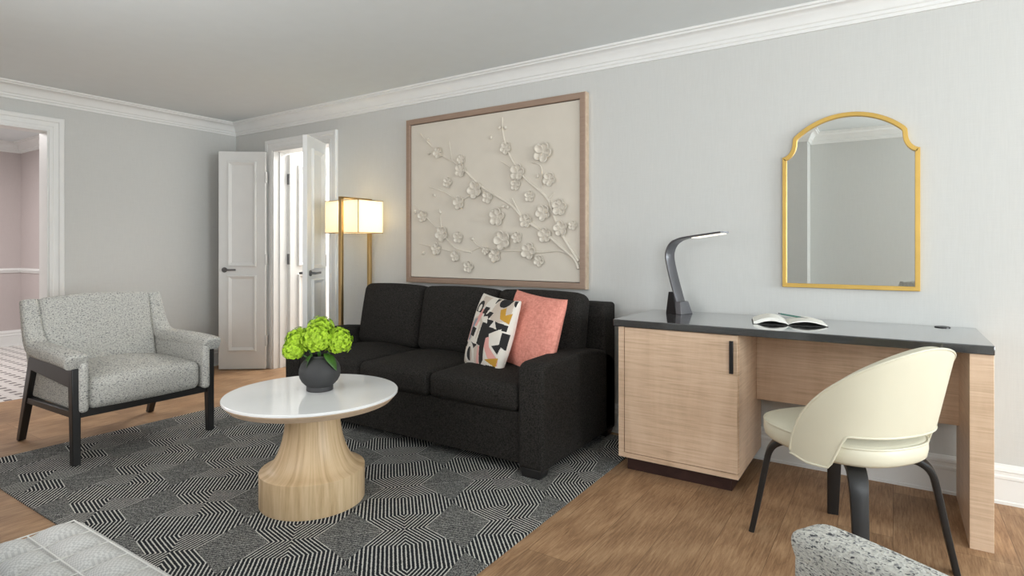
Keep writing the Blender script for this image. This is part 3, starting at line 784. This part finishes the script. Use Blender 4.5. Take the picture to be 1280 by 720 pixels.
# ------------------------------------------------------------------ floor lamp
lp = thing('floor_lamp', 'brass two-post floor lamp with lit rectangular linen shade between door and sofa', 'lamp', (-3.53, 3.14, RT))
def post(name, y): obj(name, box(BM(), 0.003, 0.033, y-0.013, y+0.013, 0.012, 1.515-RT), M['brass'], lp, bevel=0.002)
post('post', -0.145); post('post', 0.142)
obj('top_bar', box(BM(), 0.003, 0.033, -0.158, 0.155, 1.503-RT, 1.517-RT), M['brass'], lp, bevel=0.002)
obj('base', box(BM(), -0.11, 0.115, -0.158, 0.155, 0, 0.014), M['brass'], lp, bevel=0.002)
sz0, sz1 = 1.240-RT, 1.492-RT
loop = [(-0.19, -0.125), (0.185, -0.125), (0.185, 0.125), (-0.19, 0.125)]
bm = frame_ring(BM(), loop, [(0, sz0), (0, sz1), (-0.003, sz1), (-0.003, sz0)], lambda a, c, h: (a, c, h)); obj('lamp_shade', bm, M['shade'], lp, shade=0, label='lit cream linen shade')
for z in (sz0, sz1-0.004):
  bm = frame_ring(BM(), loop, [(0.002, z), (0.002, z+0.004), (-0.004, z+0.004), (-0.004, z)], lambda a, c, h: (a, c, h))
  obj('shade_wire', bm, M['brass'], lp, shade=0)
bm = BM(); box(bm, 0.012, 0.024, -0.135, 0.135, sz0+0.01, sz0+0.02); sweep(bm, [(-0.02, 0, sz0+0.02), (-0.02, 0, sz0+0.07)], circ(0.015, 12), up=(1, 0, 0)); box(bm, -0.03, 0.015, -0.006, 0.006, sz0+0.01, sz0+0.022)
for z in (sz0+0.003, sz1-0.006): obj('added_shade_diffuser', box(BM(), -0.186, 0.181, -0.121, 0.121, z, z+0.002), M['shade'], lp, shade=0)  # sheets added to cut the light leaking from the open shade
obj('shade_corner_rod', box(BM(), 0.184, 0.188, -0.128, -0.124, sz0, sz1), M['brass'], lp, shade=0)
obj('lamp_holder', bm, M['brass'], lp)
bm = BM(); bmesh.ops.create_uvsphere(bm, u_segments=20, v_segments=12, radius=0.03); bmesh.ops.translate(bm, vec=(-0.02, 0, sz0+0.10), verts=bm.verts); obj('bulb', bm, M['bulb'], lp)
ld = bpy.data.lights.new('lamp_glow', 'POINT'); ld.energy = 7; ld.color = (1, 0.91, 0.76); ld.shadow_soft_size = 0.04
lo = bpy.data.objects.new('lamp_glow', ld); COL.objects.link(lo); lo.parent = lp; lo.location = (-0.02, 0, sz0+0.15)

# ------------------------------------------------------------------ framed relief
ar = thing('framed_relief', 'large taupe-framed cream plaster relief of a blossoming branch above the sofa', 'wall art', (-2.358, YB, 1.482))
AW, AH = 0.755, 0.615
loop = [(-AW, -AH), (AW, -AH), (AW, AH), (-AW, AH)]
bm = frame_ring(BM(), loop, [(0, 0.0), (0, 0.048), (-0.003, 0.051), (-0.036, 0.051), (-0.038, 0.046), (-0.038, 0.0)], lambda a, c, h: (a, -h, c)); obj('frame', bm, M['framewood'], ar, shade=20)
bm = frame_ring(BM(), loop, [(0.0025, 0.0), (0.0025, 0.046), (-0.001, 0.046), (-0.001, 0.0)], lambda a, c, h: (a, -h, c)); obj('frame_side', bm, M['framelight'], ar, shade=0, label='lighter wood outer edge of the frame')
bm = BM(); box(bm, -AW+0.042, AW-0.042, -0.036, -0.004, -AH+0.042, AH-0.042); obj('panel', bm, M['plaster'], ar, shade=0, label='cream plaster panel')
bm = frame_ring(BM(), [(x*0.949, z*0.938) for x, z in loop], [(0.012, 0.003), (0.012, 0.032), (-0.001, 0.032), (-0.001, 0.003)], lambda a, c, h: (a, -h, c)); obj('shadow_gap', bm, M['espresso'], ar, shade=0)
BLOSSOMS = [(-0.44, 0.343, 0.046), (-0.225, 0.276, 0.038), (-0.23, 0.197, 0.05), (-0.349, 0.119, 0.043), (-0.102, 0.051, 0.064), (-0.244, -0.034, 0.05), (0.007, -0.007, 0.045), (0.157, 0.32, 0.045), (0.254, 0.15, 0.058), (0.237, 0.066, 0.04), (0.451, 0.263, 0.069), (0.496, 0.086, 0.047), (0.348, -0.016, 0.04), (0.573, -0.098, 0.056), (0.451, -0.129, 0.054), (0.318, -0.178, 0.048), (0.088, -0.145, 0.064), (0.133, -0.306, 0.068), (0.249, -0.287, 0.042), (0.463, -0.275, 0.05), (0.58, -0.233, 0.051), (0.666, -0.215, 0.032), (0.341, -0.377, 0.058), (0.42, -0.442, 0.04), (0.07, -0.409, 0.049), (-0.011, -0.376, 0.031), (-0.403, -0.254, 0.059), (-0.252, -0.281, 0.045), (-0.455, -0.363, 0.048), (-0.277, -0.415, 0.043), (-0.158, -0.491, 0.045), (-0.589, -0.12, 0.047)]
BRANCHES = [([(0.706, -0.489), (0.67, -0.424), (0.573, -0.348), (0.485, -0.279), (0.371, -0.209), (0.278, -0.147), (0.206, -0.074), (0.07, 0.004), (-0.07, 0.085), (-0.203, 0.199), (-0.313, 0.273), (-0.411, 0.325), (-0.542, 0.426), (-0.616, 0.501)], 0.009), ([(0.706, -0.442), (0.616, -0.319), (0.54, -0.184), (0.485, -0.046), (0.394, 0.037), (0.301, 0.112), (0.23, 0.198), (0.169, 0.304), (0.133, 0.42), (0.125, 0.533)], 0.008), ([(0.685, -0.418), (0.573, -0.377), (0.417, -0.387), (0.254, -0.377), (0.058, -0.378), (-0.07, -0.346), (-0.136, -0.293)], 0.006), ([(-0.136, -0.389), (-0.285, -0.357), (-0.411, -0.247), (-0.513, -0.167), (-0.677, -0.027)], 0.0045), ([(-0.411, -0.247), (-0.432, -0.07)], 0.0035), ([(-0.285, -0.389), (-0.455, -0.357), (-0.631, -0.323)], 0.0035), ([(-0.102, 0.034), (-0.244, -0.013), (-0.383, 0.049), (-0.527, 0.096)], 0.0045), ([(0.44, 0.034), (0.433, 0.172), (0.36, 0.207)], 0.0045), ([(0.485, -0.046), (0.529, 0.0)], 0.0045), ([(-0.313, 0.273), (-0.341, 0.417)], 0.0035), ([(0.23, 0.167), (0.169, 0.202), (0.108, 0.238)], 0.0035), ([(0.278, -0.147), (0.206, -0.023)], 0.006), ([(-0.136, -0.378), (-0.044, -0.346)], 0.004)]
BUDS = [(0.032, 0.406), (-0.533, 0.347), (-0.478, 0.031), (-0.587, -0.397), (0.103, 0.464), (0.152, 0.459), (-0.542, 0.453), (-0.128, -0.293), (-0.426, -0.092), (-0.668, -0.084), (0.169, -0.082), (0.133, -0.075), (0.406, 0.115)]
YP = -0.036
for pts, w in BRANCHES:
    P = catmull([(x, YP-0.003, z) for x, z in pts], 5); n_ = len(P)
    bm = sweep(BM(), P, lambda i, n_=n_, w=w: circ(w*1.35*(1-0.5*i/n_), 8), up=(0, 1, 0)); obj('branch', bm, M['plaster'], ar)
for x, z in BUDS:
    bm = BM(); bmesh.ops.create_icosphere(bm, subdivisions=2, radius=0.013)
    bmesh.ops.scale(bm, vec=(0.85, 0.7, 1.2), verts=bm.verts)
    o = obj('bud', bm, M['plaster'], ar); o.location = (x, YP-0.006, z); o.rotation_euler = (0, x*9, 0)
def blossom_bm():
    bm = BM()
    for k in range(5):      # five cupped round petals
        a = 2*PI*k/5+PI/2; ca, sa = math.cos(a), math.sin(a); rings = []
        for i in range(6):
            t = i/5; rings.append([])
            for j in range(20):
                th = 2*PI*j/20; px = 0.56+0.46*t*math.cos(th)*(1-0.10*t*max(0, math.cos(th))**6); py = 0.405*t*math.sin(th)
                if px < 0.3: py *= 0.55+0.45*px/0.3
                h = 0.10+0.42*t*t*(0.62+0.38*math.cos(th))+(0.05 if k % 2 else 0.0)
                rings[-1].append((px*ca-py*sa, -h, px*sa+py*ca))
        c0 = bm.verts.new(rings[0][0]); R_ = [[bm.verts.new(p) for p in r] for r in rings[1:]]
        for j in range(20): bm.faces.new([c0, R_[0][j], R_[0][(j+1) % 20]])
        for r0, r1 in zip(R_, R_[1:]):
            for j in range(20): bm.faces.new([r0[j], r0[(j+1) % 20], r1[(j+1) % 20], r1[j]])
    return bm
first = None
for k, (x, z, r) in enumerate(BLOSSOMS):
    if first is None:
        first = obj('blossom', blossom_bm(), M['plaster'], ar, solid=0.09, shade=60)
        bm = BM(); bmesh.ops.create_icosphere(bm, subdivisions=2, radius=0.16); bmesh.ops.translate(bm, vec=(0, -0.18, 0), verts=bm.verts); obj('flower_centre', bm, M['plaster'], first); o = first
    else: o = copy_tree(first, ar)
    o.location = (x, YP-0.002, z); o.scale = (r*1.0, r*0.75, r*1.0); o.rotation_euler = (0, random.uniform(0, 6.28), 0)

# ------------------------------------------------------------------ desk
DY0, DY1 = 2.745, 3.305
dk = thing('desk', 'greige figured-wood desk with black stone top below the gold mirror', 'desk', (-0.44, 3.03, 0))
def D(x0, x1, y0, y1, z0, z1): return box(BM(), x0+0.44, x1+0.44, y0-3.03, y1-3.03, z0, z1)
obj('desk_top', D(-1.185, 0.312, DY0, 3.328, 0.729, 0.764), M['granite'], dk, bevel=0.003, label='polished black granite top')
b = D(-1.160, -0.584, 2.772, 3.30, 0.075, 0.729)
for q in ((-1.160, -1.130, 2.757, 2.773, 0.075, 0.729), (-1.130, -0.584, 2.757, 2.773, 0.075, 0.098)):
    box(b, q[0]+0.44, q[1]+0.44, q[2]-3.03, q[3]-3.03, q[4], q[5])
obj('cabinet_body', b, M['deskwood'], dk, shade=0)
dd = obj('cabinet_door', D(-1.127, -0.588, 2.755, 2.771, 0.101, 0.726), M['deskwood'], dk, bevel=0.0015)
bm = BM(); box(bm, -0.6185+0.44, -0.6015+0.44, 2.731-3.03, 2.741-3.03, 0.556, 0.704); box(bm, -0.615+0.44, -0.605+0.44, 2.738-3.03, 2.7555-3.03, 0.570, 0.582); box(bm, -0.615+0.44, -0.605+0.44, 2.738-3.03, 2.7555-3.03, 0.678, 0.690)
obj('door_pull', bm, M['blackmetal'], dd, bevel=0.001, label='black bar pull')
obj('plinth', D(-1.132, -0.622, 2.806, 3.28, 0.0, 0.076), M['espresso'], dk, bevel=0.002, label='recessed dark brown plinth')
obj('modesty_panel', D(-0.584, 0.240, 3.175, 3.195, 0.352, 0.729), M['deskwood'], dk, bevel=0.001)
obj('leg_panel', D(0.239, 0.311, 2.757, 3.30, 0.0, 0.729), M['deskwood'], dk, bevel=0.0015)
obj('grommet', lathe(BM(), [(0.0, 0), (0.030, 0), (0.030, 0.003), (0.024, 0.0045), (0.0, 0.0035)], 32, (0.187+0.44, 3.275-3.03, 0.764)), M['blackmetal'], dk, label='round black cable grommet')

# desk lamp
dl = thing('desk_lamp', 'slim grey arched LED desk lamp on the black desk top', 'lamp', (-0.985, 3.185, 0.764), math.radians(-24))
bm = hexa(BM(), [(-0.055, -0.045, 0), (0.020, -0.045, 0), (0.020, 0.045, 0), (-0.055, 0.045, 0)], [(-0.045, -0.035, 0.118), (-0.012, -0.035, 0.118), (-0.012, 0.035, 0.118), (-0.045, 0.035, 0.118)])
obj('base', bm, M['blackmetal'], dl, bevel=0.002)
bm = hexa(BM(), [(0.018, -0.046, 0), (0.055, -0.046, 0), (0.055, 0.046, 0), (0.018, 0.046, 0)], [(0.0, -0.034, 0.068), (0.036, -0.034, 0.068), (0.036, 0.034, 0.068), (0.0, 0.034, 0.068)])
obj('stem_clamp', bm, M['gunmetal'], dl, bevel=0.002)
arc = catmull([(0.020, 0, 0.03), (-0.012, 0, 0.12), (-0.047, 0, 0.225), (-0.066, 0, 0.30), (-0.062, 0, 0.345), (-0.035, 0, 0.385), (0.015, 0, 0.408), (0.09, 0, 0.420), (0.295, 0, 0.440)], 6)
na = len(arc)
bm = sweep(BM(), arc, lambda i: rrect(0.068, 0.012 if i < 34 else 0.009, 0.003, 2), up=(-1, 0, 0.3)); obj('arm', bm, M['gunmetal'], dl)
bm = BM(); P0, P1 = Vector((0.105, 0, 0.4140)), Vector((0.288, 0, 0.4325)); hexa(bm, [P0+Vector((0, s*0.024, h)) for s, h in ((-1, -0.002), (1, -0.002), (1, 0.001), (-1, 0.001))], [P1+Vector((0, s*0.024, h)) for s, h in ((-1, -0.002), (1, -0.002), (1, 0.001), (-1, 0.001))])
obj('light_strip', bm, M['led'], dl, shade=0, label='lit warm white LED strip')

# notebook and pen
nb = thing('notebook', 'open notebook with blank white pages lying on the desk', 'notebook', (-0.425, 3.055, 0.764), math.radians(12))
def page_side(sgn, wdt, amp, tk):
    n_ = 16; top, bot = [], []
    for i in range(n_+1):
        t = i/n_; x = sgn*wdt*t
        z = 0.006+amp*math.sin(PI*min(1, t*1.02))**0.8*(1-0.35*t)+tk*t*0.35
        top.append((x, z)); bot.append((x, max(0.0012, z-tk*min(1, t*3+0.25))))
    pts = top+bot[::-1]
    return prism(BM(), pts, lambda x, z: (x, -0.095, z), lambda x, z: (x, 0.095, z))
obj('page_block', page_side(-1, 0.150, 0.030, 0.016), [M['paper']], nb, shade=50)
obj('page_block', page_side(1, 0.160, 0.022, 0.006), [M['paper']], nb, shade=50)
obj('cover', box(BM(), -0.155, 0.163, -0.098, 0.098, 0.0, 0.002), M['cover'], nb, shade=0)
pn = thing('pen', 'slim teal pen lying across the open notebook', 'pen', (-0.40, 3.115, 0.7880), math.radians(0))
a, c = Vector((-0.075, 0.015, 0.012)), Vector((0.07, -0.02, -0.003))
obj('barrel', sweep(BM(), [a.lerp(c, 0.08), a.lerp(c, 0.72)], circ(0.0042, 12)), M['teal'], pn)
obj('tip', sweep(BM(), [a.lerp(c, 0.72), a.lerp(c, 0.94), c], lambda i: circ((0.0040, 0.0030, 0.0008)[i], 12)), M['steel'], pn)
obj('clip', sweep(BM(), [a, a.lerp(c, 0.08)], circ(0.0032, 12)), M['steel'], pn)

# ------------------------------------------------------------------ wall mirror
mr = thing('wall_mirror', 'arched wall mirror with notched shoulders and thin gold frame above the desk', 'mirror', (-0.188, YB, 0.921))
hw, zs, zt = 0.2945, 0.672, 0.872
outline = [(-hw, 0), (hw, 0), (hw, zs)]
for i in range(1, 9):           # right scallop, centre at the missing outer corner
    a = -PI/2-PI/2*i/8; outline.append((hw+0.002+0.050*math.cos(a), zs+0.070+0.070*math.sin(a)))
outline.append((hw-0.050, zs+0.092))
hx, hz = hw-0.058, zs+0.104; outline.append((hx, hz))
rise = zt-hz; Rr = (hx*hx+rise*rise)/(2*rise); a0 = math.asin(hx/Rr)
for i in range(1, 24):
    a = a0-2*a0*i/24; outline.append((Rr*math.sin(a), zt-Rr+Rr*math.cos(a)))
right = [p for p in outline[2:] if p[0] > 0 and p not in outline[13:]]
sh = outline[2:12]
outline.append((-hx, hz))
for p in reversed(sh): outline.append((-p[0], p[1]))
bm = frame_ring(BM(), outline, [(0, 0.0), (0, 0.022), (-0.002, 0.025), (-0.019, 0.025), (-0.021, 0.022), (-0.021, 0.0)], lambda a, c, h: (a, -h, c)); obj('frame', bm, M['gold'], mr, shade=25)
ins = []
n_ = len(outline)
P = [Vector(p) for p in outline]
for i in range(n_):
    d1 = (P[i]-P[i-1]).normalized(); d2 = (P[(i+1) % n_]-P[i]).normalized(); n1 = Vector((-d1.y, d1.x)); n2 = Vector((-d2.y, d2.x)); m_ = n1+n2; m_ = m_/max(0.3, m_.dot(n1)); ins.append((P[i].x+m_.x*0.010, P[i].y+m_.y*0.010))
bm = prism(BM(), ins, lambda a, c: (a, -0.012, c), lambda a, c: (a, -0.006, c)); obj('glass', bm, M['mirror'], mr, shade=0, label='silvered mirror glass')
# ------------------------------------------------------------------ cream desk chair
dc = thing('desk_chair', 'cream leather desk chair with curved open back and black legs at the desk', 'chair', (-0.150, 2.490, 0), math.atan2(0.6, -0.8))
def seat_bm():
    bm = BM(); nA = 56; rings = []
    def plan(a, k):
        c, s = math.cos(a), math.sin(a); e = 2.7
        r = (abs(c)**e+abs(s)**e)**(-1/e)
        x = r*c*0.255*k+0.012; y = r*s*0.238*k
        if x < 0: y *= 1-0.10*(x/-0.25)**2
        return x, y
    lev = [(0.0, 0.388), (0.80, 0.388), (0.94, 0.392), (0.985, 0.403), (1.0, 0.424), (0.998, 0.446), (0.975, 0.458), (0.93, 0.464), (0.75, 0.472), (0.45, 0.477), (0.0, 0.478)]
    for k, z in lev:
        if k == 0: rings.append([bm.verts.new((0.012, 0, z))])
        else: rings.append([bm.verts.new(plan(2*PI*i/nA, k)+(z,)) for i in range(nA)])
    for a, c in zip(rings, rings[1:]):
        for i in range(nA):
            j = (i+1) % nA
            if len(a) == 1: bm.faces.new([a[0], c[j], c[i]])
            elif len(c) == 1: bm.faces.new([a[i], a[j], c[0]])
            else: bm.faces.new([a[i], a[j], c[j], c[i]])
    return bm
obj('seat', seat_bm(), M['cream'], dc, shade=60)
bm = BM(); pts = []
for i in range(56):
    a = 2*PI*i/56; c, s = math.cos(a), math.sin(a); r = (abs(c)**2.7+abs(s)**2.7)**(-1/2.7); x = r*c*0.2525+0.012; y = r*s*0.2355
    if x < 0: y *= 1-0.10*(x/-0.25)**2
    pts.append((x, y, 0.4555))
sweep(bm, pts, circ(0.0045, 8), closed=True); obj('seat_piping', bm, M['cream'], dc)
PHM = math.radians(89)
def shell_pt(phi, z):
    t = (z-0.40)/0.40
    rx = 0.218+0.098*t; ry = 0.252+0.030*t
    c, s = math.cos(phi), math.sin(phi); e = 2.35
    r = (abs(c)**e+abs(s)**e)**(-1/e)
    return Vector((-r*c*rx, r*s*ry, z))
def ztop(p): return 0.402+0.398*max(0, math.cos(p/PHM*PI/2))**0.64
def sstep(a, b_, x): t = max(0, min(1, (x-a)/(b_-a))); return t*t*(3-2*t)
def zbot(p):
    d = abs(math.degrees(p)); return 0.500-0.118*sstep(46, 57, d)+0.014*sstep(70, 89, d)
bm = BM(); nu, nv = 72, 16; rows = []
for i in range(nu+1):
    p = -PHM+2*PHM*i/nu; zt_, zb_ = ztop(p), zbot(p); zt_ = max(zt_, zb_+0.012)
    rows.append([bm.verts.new(shell_pt(p, zb_+(zt_-zb_)*j/nv)) for j in range(nv+1)])
for a, c in zip(rows, rows[1:]):
    for j in range(nv): bm.faces.new([a[j], a[j+1], c[j+1], c[j]])
obj('backrest', bm, M['cream'], dc, shade=70, solid=0.030, bevel=0.010, seg=3)
lp_ = []
for i in range(nu+1): p = -PHM+2*PHM*i/nu; lp_.append(shell_pt(p, max(ztop(p), zbot(p)+0.012)))
for i in range(nu, -1, -1): p = -PHM+2*PHM*i/nu; lp_.append(shell_pt(p, zbot(p)))
def outset(v): d = Vector((v.x, v.y, 0)).normalized(); return v+d*0.0145
bm = sweep(BM(), [outset(v) for v in lp_], circ(0.0042, 8), closed=True); obj('back_piping', bm, M['cream'], dc)
for sx in (1, -1):
    for sy in (1, -1):
        if sx > 0: foot = Vector((0.240, sy*0.214, 0))
        else: foot = Vector((-0.252, sy*0.220, 0))
        d = Vector((foot.x, foot.y, 0)).normalized(); L = Vector((foot.x, foot.y, 0)).length
        path = catmull([d*0.02+Vector((0, 0, 0.378)), d*(L*0.55)+Vector((0, 0, 0.378)), d*(L*0.70)+Vector((0, 0, 0.368)), d*(L*0.79)+Vector((0, 0, 0.335)), d*(L*0.84)+Vector((0, 0, 0.27)), d*(L*0.92)+Vector((0, 0, 0.13)), foot], 6)
        nl = len(path)
        bm = sweep(BM(), path, lambda i, nl=nl: rrect(0.060-0.019*max(0, (i/nl-0.4)/0.6), 0.026-0.005*i/nl, 0.005, 2), up=(d.x, d.y, 1.0))
        obj('leg', bm, M['black'], dc)
